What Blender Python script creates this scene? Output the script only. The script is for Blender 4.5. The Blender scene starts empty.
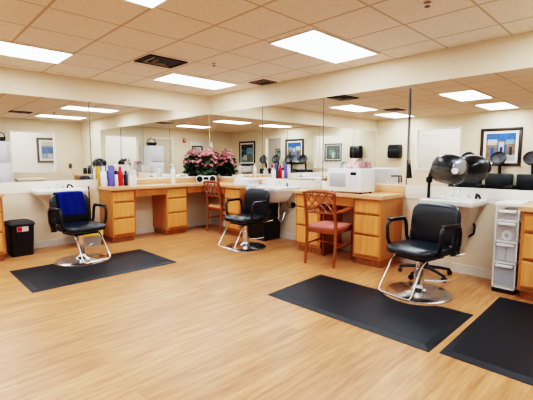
import bpy, bmesh, math, random
from mathutils import Vector, Matrix, Euler
random.seed(7)
C = bpy.context.scene.collection
PI = math.pi
XL, YF, H = -6.33, -7.06, 2.483          # left wall, front wall, ceiling height
MB, MT = 0.959, 2.144                    # mirror bottom and top
CT = 0.85                                # counter top height

# ------------------------------------------------------------------ materials
def mat(name, col, rough=0.5, metal=0.0, var=0.0, scale=8.0, stretch=(1, 1, 1), bump=0.0, coat=0.0, emit=0.0, spec=0.5, col2=None, alpha=1.0, trans=0.0):
    m = bpy.data.materials.new(name); m.use_nodes = True
    nt = m.node_tree; b = nt.nodes['Principled BSDF']
    c = (*col, 1)
    b.inputs['Base Color'].default_value = c
    b.inputs['Roughness'].default_value = rough
    b.inputs['Metallic'].default_value = metal
    b.inputs['Coat Weight'].default_value = coat
    b.inputs['Specular IOR Level'].default_value = spec
    b.inputs['Alpha'].default_value = alpha
    b.inputs['Transmission Weight'].default_value = trans
    if emit:
        b.inputs['Emission Color'].default_value = c
        b.inputs['Emission Strength'].default_value = emit
    if var or bump or col2:
        tc = nt.nodes.new('ShaderNodeTexCoord'); mp = nt.nodes.new('ShaderNodeMapping')
        mp.inputs['Scale'].default_value = stretch
        nz = nt.nodes.new('ShaderNodeTexNoise'); nz.inputs['Scale'].default_value = scale; nz.inputs['Detail'].default_value = 5
        nt.links.new(tc.outputs['Object'], mp.inputs['Vector']); nt.links.new(mp.outputs['Vector'], nz.inputs['Vector'])
        if var or col2:
            r = nt.nodes.new('ShaderNodeValToRGB')
            lo = tuple(max(0, x * (1 - var)) for x in col) if col2 is None else col2
            hi = tuple(min(1, x * (1 + var * .6)) for x in col) if col2 is None else col
            r.color_ramp.elements[0].position = .3; r.color_ramp.elements[1].position = .7
            r.color_ramp.elements[0].color = (*lo, 1); r.color_ramp.elements[1].color = (*hi, 1)
            nt.links.new(nz.outputs['Fac'], r.inputs['Fac']); nt.links.new(r.outputs['Color'], b.inputs['Base Color'])
        if bump:
            bp = nt.nodes.new('ShaderNodeBump'); bp.inputs['Strength'].default_value = bump; bp.inputs['Distance'].default_value = .004
            nt.links.new(nz.outputs['Fac'], bp.inputs['Height']); nt.links.new(bp.outputs['Normal'], b.inputs['Normal'])
    return m

def floor_mat():
    m = bpy.data.materials.new('oak_planks'); m.use_nodes = True; nt = m.node_tree; b = nt.nodes['Principled BSDF']; L = nt.links.new
    tc = nt.nodes.new('ShaderNodeTexCoord')
    br = nt.nodes.new('ShaderNodeTexBrick'); br.offset = .37; br.inputs['Scale'].default_value = 1
    br.inputs['Brick Width'].default_value = 1.2; br.inputs['Row Height'].default_value = .125
    br.inputs['Mortar Size'].default_value = .0014; br.inputs['Bias'].default_value = 0
    br.inputs['Color1'].default_value = (.58, .29, .135, 1); br.inputs['Color2'].default_value = (.47, .222, .098, 1)
    br.inputs['Mortar'].default_value = (.36, .18, .08, 1)
    L(tc.outputs['Object'], br.inputs['Vector'])
    mp = nt.nodes.new('ShaderNodeMapping'); mp.inputs['Scale'].default_value = (.9, 9, 1); L(tc.outputs['Object'], mp.inputs['Vector'])
    nz = nt.nodes.new('ShaderNodeTexNoise'); nz.inputs['Scale'].default_value = 2.8; nz.inputs['Detail'].default_value = 7; nz.inputs['Roughness'].default_value = .65
    L(mp.outputs['Vector'], nz.inputs['Vector'])
    rp = nt.nodes.new('ShaderNodeValToRGB'); rp.color_ramp.elements[0].position = .32; rp.color_ramp.elements[1].position = .66
    rp.color_ramp.elements[0].color = (.62, .53, .45, 1); rp.color_ramp.elements[1].color = (1.1, 1.1, 1.1, 1)
    L(nz.outputs['Fac'], rp.inputs['Fac'])
    mx = nt.nodes.new('ShaderNodeMix'); mx.data_type = 'RGBA'; mx.blend_type = 'MULTIPLY'; mx.inputs['Factor'].default_value = 1
    L(br.outputs['Color'], mx.inputs['A']); L(rp.outputs['Color'], mx.inputs['B']); L(mx.outputs['Result'], b.inputs['Base Color'])
    b.inputs['Roughness'].default_value = .38; b.inputs['Specular IOR Level'].default_value = .45
    return m

def ceil_mat():
    m = bpy.data.materials.new('ceiling_tiles'); m.use_nodes = True; nt = m.node_tree; b = nt.nodes['Principled BSDF']; L = nt.links.new
    tc = nt.nodes.new('ShaderNodeTexCoord')
    mp = nt.nodes.new('ShaderNodeMapping'); mp.inputs['Location'].default_value = (.43, .78, 0); L(tc.outputs['Object'], mp.inputs['Vector'])
    sx = nt.nodes.new('ShaderNodeSeparateXYZ'); L(mp.outputs['Vector'], sx.inputs['Vector'])
    def line(sock, per, w):
        d = nt.nodes.new('ShaderNodeMath'); d.operation = 'DIVIDE'; L(sock, d.inputs[0]); d.inputs[1].default_value = per
        r = nt.nodes.new('ShaderNodeMath'); r.operation = 'PINGPONG'; L(d.outputs[0], r.inputs[0]); r.inputs[1].default_value = .5
        l = nt.nodes.new('ShaderNodeMath'); l.operation = 'LESS_THAN'; L(r.outputs[0], l.inputs[0]); l.inputs[1].default_value = w / per / 2
        return l.outputs[0]
    a = line(sx.outputs['X'], .61, .026); c = line(sx.outputs['Y'], .61, .02)
    mxx = nt.nodes.new('ShaderNodeMath'); mxx.operation = 'MAXIMUM'; L(a, mxx.inputs[0]); L(c, mxx.inputs[1])
    nz = nt.nodes.new('ShaderNodeTexNoise'); nz.inputs['Scale'].default_value = 55; nz.inputs['Detail'].default_value = 4; L(tc.outputs['Object'], nz.inputs['Vector'])
    rp = nt.nodes.new('ShaderNodeValToRGB'); rp.color_ramp.elements[0].position = .35; rp.color_ramp.elements[1].position = .65
    rp.color_ramp.elements[0].color = (.75, .655, .55, 1); rp.color_ramp.elements[1].color = (.85, .755, .65, 1); L(nz.outputs['Fac'], rp.inputs['Fac'])
    mx = nt.nodes.new('ShaderNodeMix'); mx.data_type = 'RGBA'; L(mxx.outputs[0], mx.inputs['Factor'])
    L(rp.outputs['Color'], mx.inputs['A']); mx.inputs['B'].default_value = (.56, .43, .31, 1)
    L(mx.outputs['Result'], b.inputs['Base Color'])
    bp = nt.nodes.new('ShaderNodeBump'); bp.inputs['Strength'].default_value = .25; bp.inputs['Distance'].default_value = .004
    L(nz.outputs['Fac'], bp.inputs['Height']); L(bp.outputs['Normal'], b.inputs['Normal'])
    b.inputs['Roughness'].default_value = .9
    return m

def wood(name, col, dark, axis='z', rough=.36):
    st = {'x': (.8, 9, 9), 'y': (9, .8, 9), 'z': (9, 9, .8)}[axis]
    return mat(name, col, rough, var=.1, scale=3.0, stretch=st, col2=dark, coat=.15)

M = dict(
    wall=mat('cream_paint', (.77, .66, .50), .75, var=.03, scale=3),
    wallw=mat('pale_paint', (.80, .75, .66), .75, var=.03, scale=3),
    corr=mat('white_paint', (.84, .85, .84), .8, var=.02, scale=2),
    floor=floor_mat(), ceil=ceil_mat(),
    mirror=mat('mirror_silver', (.86, .88, .86), .006, 1.0),
    medge=mat('mirror_edge', (.10, .12, .11), .3),
    trim=mat('white_trim', (.82, .79, .73), .5, var=.03),
    base=mat('vinyl_base', (.74, .69, .61), .5, var=.04),
    oakd=wood('drawer_oak', (.78, .36, .13), (.66, .275, .085)),
    oakd_h=wood('drawer_oak_horizontal', (.72, .37, .115), (.58, .27, .075), 'y'),
    oakf=wood('frame_oak', (.56, .225, .066), (.44, .165, .045)),
    oakdark=wood('toe_oak', (.40, .15, .05), (.28, .10, .03)),
    ctop=mat('laminate_top', (.68, .385, .215), .3, var=.06, scale=30),
    cherry=wood('cherry_wood', (.33, .095, .026), (.23, .06, .015)),
    seatred=mat('rose_cushion', (.46, .15, .12), .85, var=.12, scale=60),
    seatbeige=mat('tan_cushion', (.66, .36, .17), .85, var=.12, scale=60),
    vinyl=mat('black_vinyl', (.008, .012, .019), .33, bump=.06, scale=70, spec=.5, coat=.1),
    blk=mat('black_plastic', (.010, .010, .012), .32, var=.05, scale=20),
    blkm=mat('black_matte', (.02, .02, .022), .6, var=.05, scale=20),
    rubber=mat('black_rubber', (.005, .008, .013), .5, var=.15, scale=25, bump=.08, spec=.36),
    chrome=mat('chrome', (.78, .78, .78), .14, 1.0),
    chromed=mat('worn_chrome', (.60, .60, .62), .24, 1.0, var=.1),
    blue=mat('blue_terry', (.006, .040, .34), .95, var=.25, scale=70, bump=.5),
    white=mat('white_plastic', (.80, .80, .80), .35, var=.02),
    porc=mat('porcelain', (.82, .80, .77), .2, coat=.4, var=.02),
    porcb=mat('shadowed_porcelain', (.62, .50, .38), .35, var=.05),
    towel=mat('white_terry', (.86, .86, .86), .95, var=.04, scale=80, bump=.4),
    red=mat('red_plastic', (.60, .012, .012), .35, var=.05),
    purple=mat('violet_plastic', (.12, .13, .42), .35, var=.08),
    navy=mat('navy_plastic', (.012, .016, .05), .3, var=.05),
    yellow=mat('amber_plastic', (.62, .36, .07), .4, var=.08),
    yell2=mat('pale_yellow', (.72, .52, .12), .6, var=.06),
    green=mat('leaf_green', (.030, .075, .025), .6, var=.4, scale=12),
    pink=mat('pink_petal', (.72, .27, .30), .8, var=.2, scale=14),
    pink2=mat('pale_pink_petal', (.80, .44, .42), .8, var=.15, scale=14),
    pot=mat('dark_pot', (.03, .025, .02), .4, var=.1),
    silver=mat('silver_plastic', (.74, .75, .77), .3, .1, var=.03),
    screen=mat('dark_screen', (.015, .015, .018), .15),
    mwwin=mat('grey_window', (.46, .47, .49), .35, var=.03),
    smoke=mat('smoky_plastic', (.10, .095, .085), .12, alpha=.5),
    clear=mat('clear_plastic', (.85, .87, .87), .25, alpha=.22),
    vent=mat('black_vent', (.012, .012, .012), .6), ventb=mat('brown_vent', (.16, .10, .06), .6),
    lens=mat('light_lens', (.82, .92, 1.0), .5, emit=7.0),
    lframe=mat('light_frame', (.78, .72, .64), .5),
    frame=mat('dark_frame', (.035, .018, .010), .4, var=.15), framel=mat('blue_black_frame', (.02, .022, .026), .4),
    matb=mat('white_mount', (.80, .78, .74), .8),
    p_blue=mat('print_blue', (.04, .12, .36), .7, var=.4, scale=14), p_sky=mat('print_sky', (.20, .34, .48), .7, var=.3, scale=12),
    p_tan=mat('print_tan', (.26, .17, .10), .7, var=.4, scale=16), p_dark=mat('print_dark', (.03, .035, .05), .7, var=.3, scale=16),
    p_white=mat('print_white', (.50, .52, .54), .7, var=.2, scale=16), p_green=mat('print_green', (.03, .10, .085), .7, var=.6, scale=16), p_teal=mat('print_teal', (.10, .24, .24), .7, var=.6, scale=16),
    sticker=mat('white_sticker', (.80, .74, .72), .5), fridge=mat('grey_white_enamel', (.70, .69, .74), .4, var=.02),
    door=mat('beige_door', (.62, .54, .42), .5, var=.05), blkglove=mat('paper_print', (.80, .78, .75), .8),
    deskw=wood('dark_desk_wood', (.30, .11, .035), (.2, .07, .02), 'y'),
    carton=mat('pale_carton', (.66, .70, .74), .7, var=.1), cartonb=mat('blue_carton', (.28, .42, .58), .6, var=.1),
    jar=mat('frosted_jar', (.74, .68, .58), .3, alpha=.8), fabricdark=mat('dark_fabric', (.03, .035, .04), .9),
)

M['tub'] = mat('grey_tub', (.32, .31, .30), .5)
M['hubg'] = mat('grey_hub', (.30, .31, .32), .25, .6)
# ------------------------------------------------------------------ mesh builder
class MB_:
    def __init__(s): s.bm = bmesh.new(); s.mats = []
    def _mi(s, m):
        if m not in s.mats: s.mats.append(m)
        return s.mats.index(m)
    def _merge(s, t, T=None, m=None, smooth=False):
        if T is not None: bmesh.ops.transform(t, matrix=T, verts=t.verts)
        i = s._mi(m)
        for f in t.faces: f.material_index = i; f.smooth = smooth
        me = bpy.data.meshes.new('tmp'); t.to_mesh(me); t.free(); s.bm.from_mesh(me); bpy.data.meshes.remove(me)
    def box(s, x0, x1, y0, y1, z0, z1, bev=0.0, m=None, seg=2, rot=None, fn=None):
        t = bmesh.new(); bmesh.ops.create_cube(t, size=1)
        sx, sy, sz = abs(x1 - x0), abs(y1 - y0), abs(z1 - z0)
        bmesh.ops.scale(t, vec=(sx, sy, sz), verts=t.verts)
        if bev: bmesh.ops.bevel(t, geom=t.edges[:], offset=min(bev, .49 * min(sx, sy, sz)), segments=seg, profile=.5, affect='EDGES')
        T = Matrix.Translation(((x0 + x1) / 2, (y0 + y1) / 2, (z0 + z1) / 2))
        if rot is not None: T = T @ rot
        s._merge(t, T, m, bool(bev)); return s
    def hull8(s, pts, m=None, bev=0.0):      # bottom 4 then top 4, both counter-clockwise
        t = bmesh.new(); v = [t.verts.new(p) for p in pts]
        for q in ((3, 2, 1, 0), (4, 5, 6, 7), (0, 1, 5, 4), (1, 2, 6, 5), (2, 3, 7, 6), (3, 0, 4, 7)): t.faces.new([v[i] for i in q])
        if bev: bmesh.ops.bevel(t, geom=t.edges[:], offset=bev, segments=2, profile=.5, affect='EDGES')
        s._merge(t, None, m, bool(bev)); return s
    def tube(s, pts, r, m=None, n=10, closed=False, flat=None):
        pts = [Vector(p) for p in pts]; t = bmesh.new(); N = len(pts); rings = []
        rr = r if isinstance(r, (list, tuple)) else [r] * N
        prev = None
        for i, p in enumerate(pts):
            a = pts[(i - 1) % N] if (closed or i > 0) else p; b = pts[(i + 1) % N] if (closed or i < N - 1) else p
            d = (b - a).normalized()
            if prev is None:
                u = d.orthogonal().normalized()
                if flat is not None:
                    u = (Vector(flat) - d * d.dot(Vector(flat))).normalized()
            else:
                u = (prev - d * d.dot(prev)).normalized()
            prev = u; w = d.cross(u)
            fl = 1.0 if flat is None else .5
            rings.append([t.verts.new(p + (u * math.cos(k * 2 * PI / n) + w * math.sin(k * 2 * PI / n) * (1 if flat is None else 1)) * rr[i]) for k in range(n)])
        for i in range(N if closed else N - 1):
            A, B = rings[i], rings[(i + 1) % N]
            off = 0
            if closed and i == N - 1:
                off = min(range(n), key=lambda o: (A[0].co - B[o].co).length)
            for k in range(n): t.faces.new((A[k], A[(k + 1) % n], B[(k + 1 + off) % n], B[(k + off) % n]))
        if not closed: t.faces.new(rings[0][::-1]); t.faces.new(rings[-1])
        s._merge(t, None, m, True); return s
    def lathe(s, prof, m=None, n=24, at=(0, 0, 0), T=None, cap=True):
        t = bmesh.new(); rings = []
        for r, z in prof: rings.append([t.verts.new((r * math.cos(2 * PI * k / n), r * math.sin(2 * PI * k / n), z)) for k in range(n)])
        for A, B in zip(rings, rings[1:]):
            for k in range(n): t.faces.new((A[k], A[(k + 1) % n], B[(k + 1) % n], B[k]))
        if cap: t.faces.new(rings[0][::-1]); t.faces.new(rings[-1])
        bmesh.ops.remove_doubles(t, verts=t.verts, dist=1e-6)
        bmesh.ops.recalc_face_normals(t, faces=t.faces)
        s._merge(t, (Matrix.Translation(at) @ T) if T is not None else Matrix.Translation(at), m, True); return s
    def loft(s, rings, m=None, cap=True, smooth=True):
        t = bmesh.new(); R = [[t.verts.new(p) for p in r] for r in rings]
        for A, B in zip(R, R[1:]):
            n = len(A)
            for k in range(n): t.faces.new((A[k], A[(k + 1) % n], B[(k + 1) % n], B[k]))
        if cap: t.faces.new(R[0][::-1]); t.faces.new(R[-1])
        bmesh.ops.recalc_face_normals(t, faces=t.faces)
        s._merge(t, None, m, smooth); return s
    def grid(s, f, nu, nv, m=None, thick=0.0):
        t = bmesh.new(); V = [[t.verts.new(f(i / nu, j / nv)) for j in range(nv + 1)] for i in range(nu + 1)]
        for i in range(nu):
            for j in range(nv): t.faces.new((V[i][j], V[i + 1][j], V[i + 1][j + 1], V[i][j + 1]))
        if thick: bmesh.ops.solidify(t, geom=t.faces[:], thickness=thick)
        s._merge(t, None, m, True); return s
    def cushion(s, c, sx, sy, sz, e=.25, e2=.45, m=None, T=None, fn=None, nu=36, nv=14):
        def sp(v, k): return math.copysign(abs(v) ** k, v)
        t = bmesh.new(); R = []
        for j in range(1, nv):
            a = -PI / 2 + PI * j / nv
            R.append([t.verts.new((sx / 2 * sp(math.cos(a), e2) * sp(math.cos(2 * PI * k / nu), e), sy / 2 * sp(math.cos(a), e2) * sp(math.sin(2 * PI * k / nu), e), sz / 2 * sp(math.sin(a), e2))) for k in range(nu)])
        for A, B in zip(R, R[1:]):
            for k in range(nu): t.faces.new((A[k], A[(k + 1) % nu], B[(k + 1) % nu], B[k]))
        t.faces.new(R[0][::-1]); t.faces.new(R[-1])
        if fn:
            for v in t.verts: v.co = fn(v.co)
        s._merge(t, (Matrix.Translation(c) @ T) if T is not None else Matrix.Translation(c), m, True); return s
    def prism(s, poly, z0, z1, m=None, bev=0.0, T=None, smooth=False):
        t = bmesh.new(); A = [t.verts.new((x, y, z0)) for x, y in poly]; B = [t.verts.new((x, y, z1)) for x, y in poly]; n = len(poly)
        t.faces.new(A[::-1]); top = t.faces.new(B)
        for k in range(n): t.faces.new((A[k], A[(k + 1) % n], B[(k + 1) % n], B[k]))
        bmesh.ops.recalc_face_normals(t, faces=t.faces)
        s._merge(t, T, m, smooth); return s
    def build(s, name, parent=None, autosmooth=True):
        me = bpy.data.meshes.new(name); s.bm.to_mesh(me); s.bm.free()
        for m in s.mats: me.materials.append(m)
        o = bpy.data.objects.new(name, me); C.objects.link(o)
        if parent: o.parent = parent
        if autosmooth:
            try:
                me.set_sharp_from_angle(angle=math.radians(40))
            except Exception: pass
        return o
def R(ax, deg): return Matrix.Rotation(math.radians(deg), 4, ax)
def tag(o, label, cat, group=None, kind=None):
    o['label'] = label; o['category'] = cat
    if group: o['group'] = group
    if kind: o['kind'] = kind
    return o
def thing(name, label, cat, loc=(0, 0, 0), rotz=0, group=None):
    o = bpy.data.objects.new(name, None); C.objects.link(o); o.empty_display_size = .1
    o.location = loc; o.rotation_euler = (0, 0, math.radians(rotz)); return tag(o, label, cat, group)
def copy_tree(o, parent=None):
    c = o.copy(); C.objects.link(c)
    if parent: c.parent = parent
    for ch in list(o.children): copy_tree(ch, c)
    return c
def dup(o, label, loc, rotz):
    c = copy_tree(o); c.location = loc; c.rotation_euler = (0, 0, math.radians(rotz)); c['label'] = label; return c
def struct(mb, name, parent=None):
    o = mb.build(name, parent)
    if not parent: o['kind'] = 'structure'
    return o
def B(m): return lambda *a, **k: MB_().box(*a, m=m, **k)
def rrect(x0, x1, y0, y1, z, r, n=5):
    pts = []
    for cx, cy, a0 in ((x1 - r, y1 - r, 0), (x0 + r, y1 - r, 90), (x0 + r, y0 + r, 180), (x1 - r, y0 + r, 270)):
        for k in range(n + 1):
            a = math.radians(a0 + 90 * k / n); pts.append((cx + r * math.cos(a), cy + r * math.sin(a), z))
    return pts

# ------------------------------------------------------------------ room shell
struct(MB_().box(XL - 1.6, .15, YF - 1.6, .15, -.12, 0, m=M['floor']), 'floor')
struct(MB_().box(XL - 1.6, .15, YF - 1.6, .15, H, H + .12, m=M['ceil']), 'ceiling')
struct(MB_().box(XL - .12, .12, 0, .12, 0, H, m=M['wall']), 'wall_back')
struct(MB_().box(0, .12, YF - .12, 0, 0, H, m=M['wall']), 'wall_right')
# left wall with two openings (y ranges), front wall with two openings (x ranges)
def wall_holes(name, axis, pos, thick, a0, a1, holes, m):
    mb = MB_(); cur = a0
    def seg(u0, u1, z0, z1):
        if axis == 'x': mb.box(pos - thick, pos, u0, u1, z0, z1, m=m)
        else: mb.box(u0, u1, pos - thick, pos, z0, z1, m=m)
    for u0, u1, z0, z1 in sorted(holes):
        seg(cur, u0, 0, H); seg(u0, u1, 0, z0); seg(u0, u1, z1, H); cur = u1
    seg(cur, a1, 0, H); return struct(mb, name)
LW = [(-2.44, -1.27, 1.01, 2.12), (-4.92, -4.08, .90, 2.13)]
FW = [(-1.945, -.80, .92, 2.10), (-5.25, -4.22, .92, 2.02)]
wall_holes('wall_left', 'x', XL, .12, YF - .12, .12, LW, M['wall'])
wall_holes('wall_front', 'y', YF, .12, XL, 0, FW, M['wall'])
# the passage behind the interior windows
struct(MB_().box(XL - 1.5, XL - 1.38, YF - 1.5, .12, 0, H, m=M['corr']), 'wall_passage_left')
struct(MB_().box(XL - 1.38, .12, YF - 1.5, YF - 1.38, 0, H, m=M['corr']), 'wall_passage_front')
struct(MB_().box(XL - 1.38, XL - .12, .02, .12, 0, H, m=M['corr']), 'wall_passage_end')
struct(MB_().box(.02, .12, YF - 1.38, YF - .12, 0, H, m=M['corr']), 'wall_passage_side')
n = 0
for ax, holes in (('x', LW), ('y', FW)):
    for u0, u1, z0, z1 in holes:
        n += 1; t = .035
        w = MB_()
        for a, b, c, d in ((u0 - t, u1 + t, z0 - t, z0 + .006), (u0 - t, u1 + t, z1 - .006, z1 + t), (u0 - t, u0 + .006, z0 + .006, z1 - .006), (u1 - .006, u1 + t, z0 + .006, z1 - .006)):
            if ax == 'x': w.box(XL - .124, XL + .018, a, b, c, d, m=M['trim'])
            else: w.box(a, b, YF - .124, YF + .018, c, d, m=M['trim'])
        wo = struct(w, 'window_%d' % n)
        g = MB_()
        pane = mat('pane_%d' % n, (1, 1, 1), .02, alpha=.06)
        if ax == 'x': g.box(XL - .066, XL - .06, u0, u1, z0, z1, m=pane)
        else: g.box(u0, u1, YF - .066, YF - .06, z0, z1, m=pane)
        g.build('window_glass', wo)
# wash-height splash panel under the mirrors and vinyl baseboards
struct(MB_().box(XL, 0, -.008, 0, .80, MB, m=M['wallw']), 'trim_1')
struct(MB_().box(-.008, 0, YF, -.008, .80, MB, m=M['wallw']), 'trim_2')
struct(MB_().box(XL, 0, -.014, -.0005, 0, .10, m=M['base']), 'baseboard_back')
struct(MB_().box(-.014, 0, YF, -.015, 0, .10, m=M['base']), 'baseboard_right')
struct(MB_().box(XL, XL + .012, YF, -.02, 0, .10, m=M['base']), 'baseboard_left')
struct(MB_().box(XL + .013, -.02, YF, YF + .012, 0, .10, m=M['base']), 'baseboard_front')
# thin moulding where the wall panels meet
struct(MB_().box(-.012, 0, YF, -.009, .845, .853, m=M['base']), 'trim_3')
# door in the front wall
dr = struct(MB_().box(-3.40, -3.40 + .07, YF, YF + .025, 0, 2.13, m=M['trim']).box(-2.55, -2.48, YF, YF + .025, 0, 2.13, m=M['trim']).box(-3.33, -2.55, YF, YF + .025, 2.06, 2.13, m=M['trim']), 'door_1')
B(M['door'])(-3.33, -2.55, YF, YF + .014, .0, 2.06).build('door_panel', dr)
MB_().tube([(-3.25, YF + .015, 1.0), (-3.25, YF + .06, 1.0), (-3.14, YF + .06, 1.0)], .011, m=M['chromed']).build('door_handle', dr)
# door seen through the left interior window
dr = struct(MB_().box(XL - 1.38, XL - 1.35, -1.34, -1.27, 0, 2.1, m=M['trim']).box(XL - 1.38, XL - 1.35, -.35, -.28, 0, 2.1, m=M['trim']).box(XL - 1.38, XL - 1.35, -1.27, -.35, 2.03, 2.1, m=M['trim']), 'door_2')
B(mat('white_door', (.80, .80, .80), .5))(XL - 1.38, XL - 1.365, -1.27, -.35, 0, 2.03).build('door_panel', dr)

# ------------------------------------------------------------------ mirrors
def mirror(axis, a0, a1, label):
    mb = MB_(); g = .0025
    if axis == 'y': mb.box(a0 + g, a1 - g, -.006, -.0005, MB, MT, m=M['mirror'])
    else: mb.box(-.006, -.0005, a0 + g, a1 - g, MB, MT, m=M['mirror'])
    o = mb.build('mirror_panel'); tag(o, label, 'mirror', 'frameless mirror panels along the walls')
    e = MB_(); d = -.0075
    for a in (a0,):
        if axis == 'y': e.box(a - .004, a + .004, d, -.0004, MB, MT, m=M['medge'])
        else: e.box(d, -.0004, a - .004, a + .004, MB, MT, m=M['medge'])
    e.build('edge_strip', o)
mirror('y', -2.252, -.010, 'wide frameless mirror on the bottle counter wall, above the row of bottles')
mirror('y', -3.45, -2.262, 'frameless mirror above the wash basin of the blue-towel chair')
mirror('y', -5.02, -3.46, 'frameless mirror above the drawer unit at the left picture edge')
mirror('y', -6.22, -5.03, 'frameless mirror furthest from the flowers, near the paper towel dispenser')
mirror('x', -1.495, -.010, 'frameless mirror behind the boombox end of the corner counter')
mirror('x', -2.755, -1.505, 'frameless mirror above the basin with a draped white towel')
mirror('x', -4.02, -2.765, 'frameless mirror right behind the microwave')
mirror('x', -5.40, -4.03, 'frameless mirror behind the black hooded dryer')

# ------------------------------------------------------------------ ceiling fixtures
def troffer(x, y, label):   # x,y = low corner of the lens
    t = thing('ceiling_light', label, 'light', (x + .576, y + .288, H), 0, 'recessed fluorescent ceiling lights')
    f = MB_(); w, d, k = .576, .288, .022
    for a, b, c, e in ((-w - k, w + k, -d - k, -d), (-w - k, w + k, d, d + k), (-w - k, -w, -d, d), (w, w + k, -d, d)): f.box(a, b, c, e, -.012, 0, m=M['lframe'])
    f.build('frame', t); B(M['lens'])(-w, w, -d, d, -.008, -.001).build('diffuser', t)
troffer(-1.531, -3.79, 'long bright ceiling light directly above the space before the microwave desk')
troffer(-1.531, -1.27, 'ceiling light nearest the room corner, beside the black vent')
troffer(-4.034, -1.32, 'ceiling light cut by the left picture edge, above the blue-towel chair')
troffer(-4.034, -3.79, 'ceiling light whose tip shows at the top picture edge')
troffer(-1.531, -6.0, 'ceiling light seen in the mirror, nearest the wall with the tall white fridge')
troffer(-4.034, -6.0, 'ceiling light seen in the mirror, above the fridge and door')
troffer(-6.02, -3.79, 'ceiling light seen in the mirror, nearest the large framed picture')
troffer(-6.02, -1.32, 'ceiling light seen in the mirror, nearest the paper towel dispenser')
def vent(x0, x1, y0, y1, m, label):
    t = thing('ceiling_vent', label, 'vent', ((x0 + x1) / 2, (y0 + y1) / 2, H), 0, 'ceiling vents'); w, d = (x1 - x0) / 2, (y1 - y0) / 2
    f = MB_()
    for a, b, c, e in ((-w, w, -d, -d + .03), (-w, w, d - .03, d), (-w, -w + .03, -d, d), (w - .03, w, -d, d)): f.box(a, b, c, e, -.014, 0, m=m)
    f.build('frame', t); B(M['vent'])(-w + .03, w - .03, -d + .03, d - .03, -.003, 0).build('backing', t)
    s = MB_(); lm = M['louv'] if m is M['vent'] else m
    for k in (.3, .62):
        ww, dd = w * (1 - k), d * (1 - k); b = .022
        for a0, a1, c0, c1 in ((-ww, ww, dd - b, dd), (-ww, -ww + b, -dd, dd)): s.box(a0, a1, c0, c1, -.016, -.006, m=lm)
    s.build('louver', t)
M['louv'] = mat('grey_louver', (.34, .27, .20), .6)
vent(-2.23, -1.72, -1.93, -1.52, M['vent'], 'large black slatted vent in the ceiling tiles')
vent(-.34, -.05, -1.87, -1.53, M['ventb'], 'small brown ceiling vent by the right wall')
vent(-2.27, -1.8, -5.45, -5.1, M['vent'], 'black ceiling vent seen in the left mirror')
vent(-4.6, -4.15, -1.75, -1.4, M['vent'], 'black ceiling vent seen in the mirror above the towel dispenser')
def sprinkler(x, y, label):
    t = thing('sprinkler_head', label, 'sprinkler', (x, y, H), 0, 'ceiling sprinklers')
    MB_().lathe([(.03, 0), (.03, -.008), (.012, -.012), (.010, -.03)], m=M['chromed'], n=12).build('collar', t)
    MB_().lathe([(.008, -.03), (.022, -.034), (.022, -.038), (.006, -.04)], m=M['ventb'], n=12).build('deflector', t)
sprinkler(-1.45, -2.11, 'ceiling sprinkler beside the black vent')
sprinkler(-1.39, -4.80, 'ceiling sprinkler at the top right edge of the picture')

# ------------------------------------------------------------------ drawer units and counters
# unit frame: front face at local y = -d (faces -Y), width along X
def drawer_unit(name, label, loc, rotz, w, d, group='oak drawer units'):
    t = thing(name, label, 'cabinet', loc, rotz, group); h = CT - .04
    b = MB_(); b.box(-w / 2, w / 2, -d + .02, 0, .09, h, m=M['oakf'])
    b.build('body', t)
    B(M['oakdark'])(-w / 2 + .015, w / 2 - .015, -d + .075, -.01, 0, .09).build('toe_kick', t)
    z = h - .03; hs = (.155, .235, .245)
    for q, hh in enumerate(hs):
        dm = MB_(); x0, x1 = -w / 2 + .022, w / 2 - .022
        y = -d + .02
        dm.hull8([(x0, y, z - hh), (x1, y, z - hh), (x1, y, z), (x0, y, z), (x0 + .014, y - .02, z - hh + .022), (x1 - .014, y - .02, z - hh + .022), (x1 - .014, y - .02, z - .012), (x0 + .014, y - .02, z - .012)], m=M['oakd'])
        dob = dm.build('drawer', t)
        B(M['oakdark'])(x0 + .004, x1 - .004, y - .010, y, z - hh - .009, z - hh + .003).build('finger_pull', dob)
        z -= hh + .012
    return t
UD = .50
uA1 = drawer_unit('drawer_unit', 'oak three-drawer unit under the row of bottles', (-1.975, -.001, 0), 0, .37, UD)
uA2 = drawer_unit('drawer_unit', 'oak three-drawer unit in the middle of the bottle counter', (-1.05, -.001, 0), 0, .40, UD)
uB1 = drawer_unit('drawer_unit', 'oak three-drawer unit behind the corner wooden chair, below the folded white towels', (-.001, -1.27, 0), -90, .40, UD)
uB2 = drawer_unit('drawer_unit', 'oak drawer unit left of the rose-cushioned chair, next to the basin pipes', (-.001, -2.89, 0), -90, .42, UD + .02)
uB3 = drawer_unit('drawer_unit', 'oak three-drawer unit right of the microwave, beside the hooded dryer', (-.001, -3.80, 0), -90, .37, UD + .03)
uB4 = drawer_unit('drawer_unit', 'oak drawer unit at the right picture edge beside the plastic drawer tower', (-.001, -5.60, 0), -90, .52, UD + .03)
uA0 = drawer_unit('drawer_unit', 'oak drawer unit at the left picture edge beside the black trash bin', (-3.775, -.001, 0), 0, .50, UD + .06)
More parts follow.
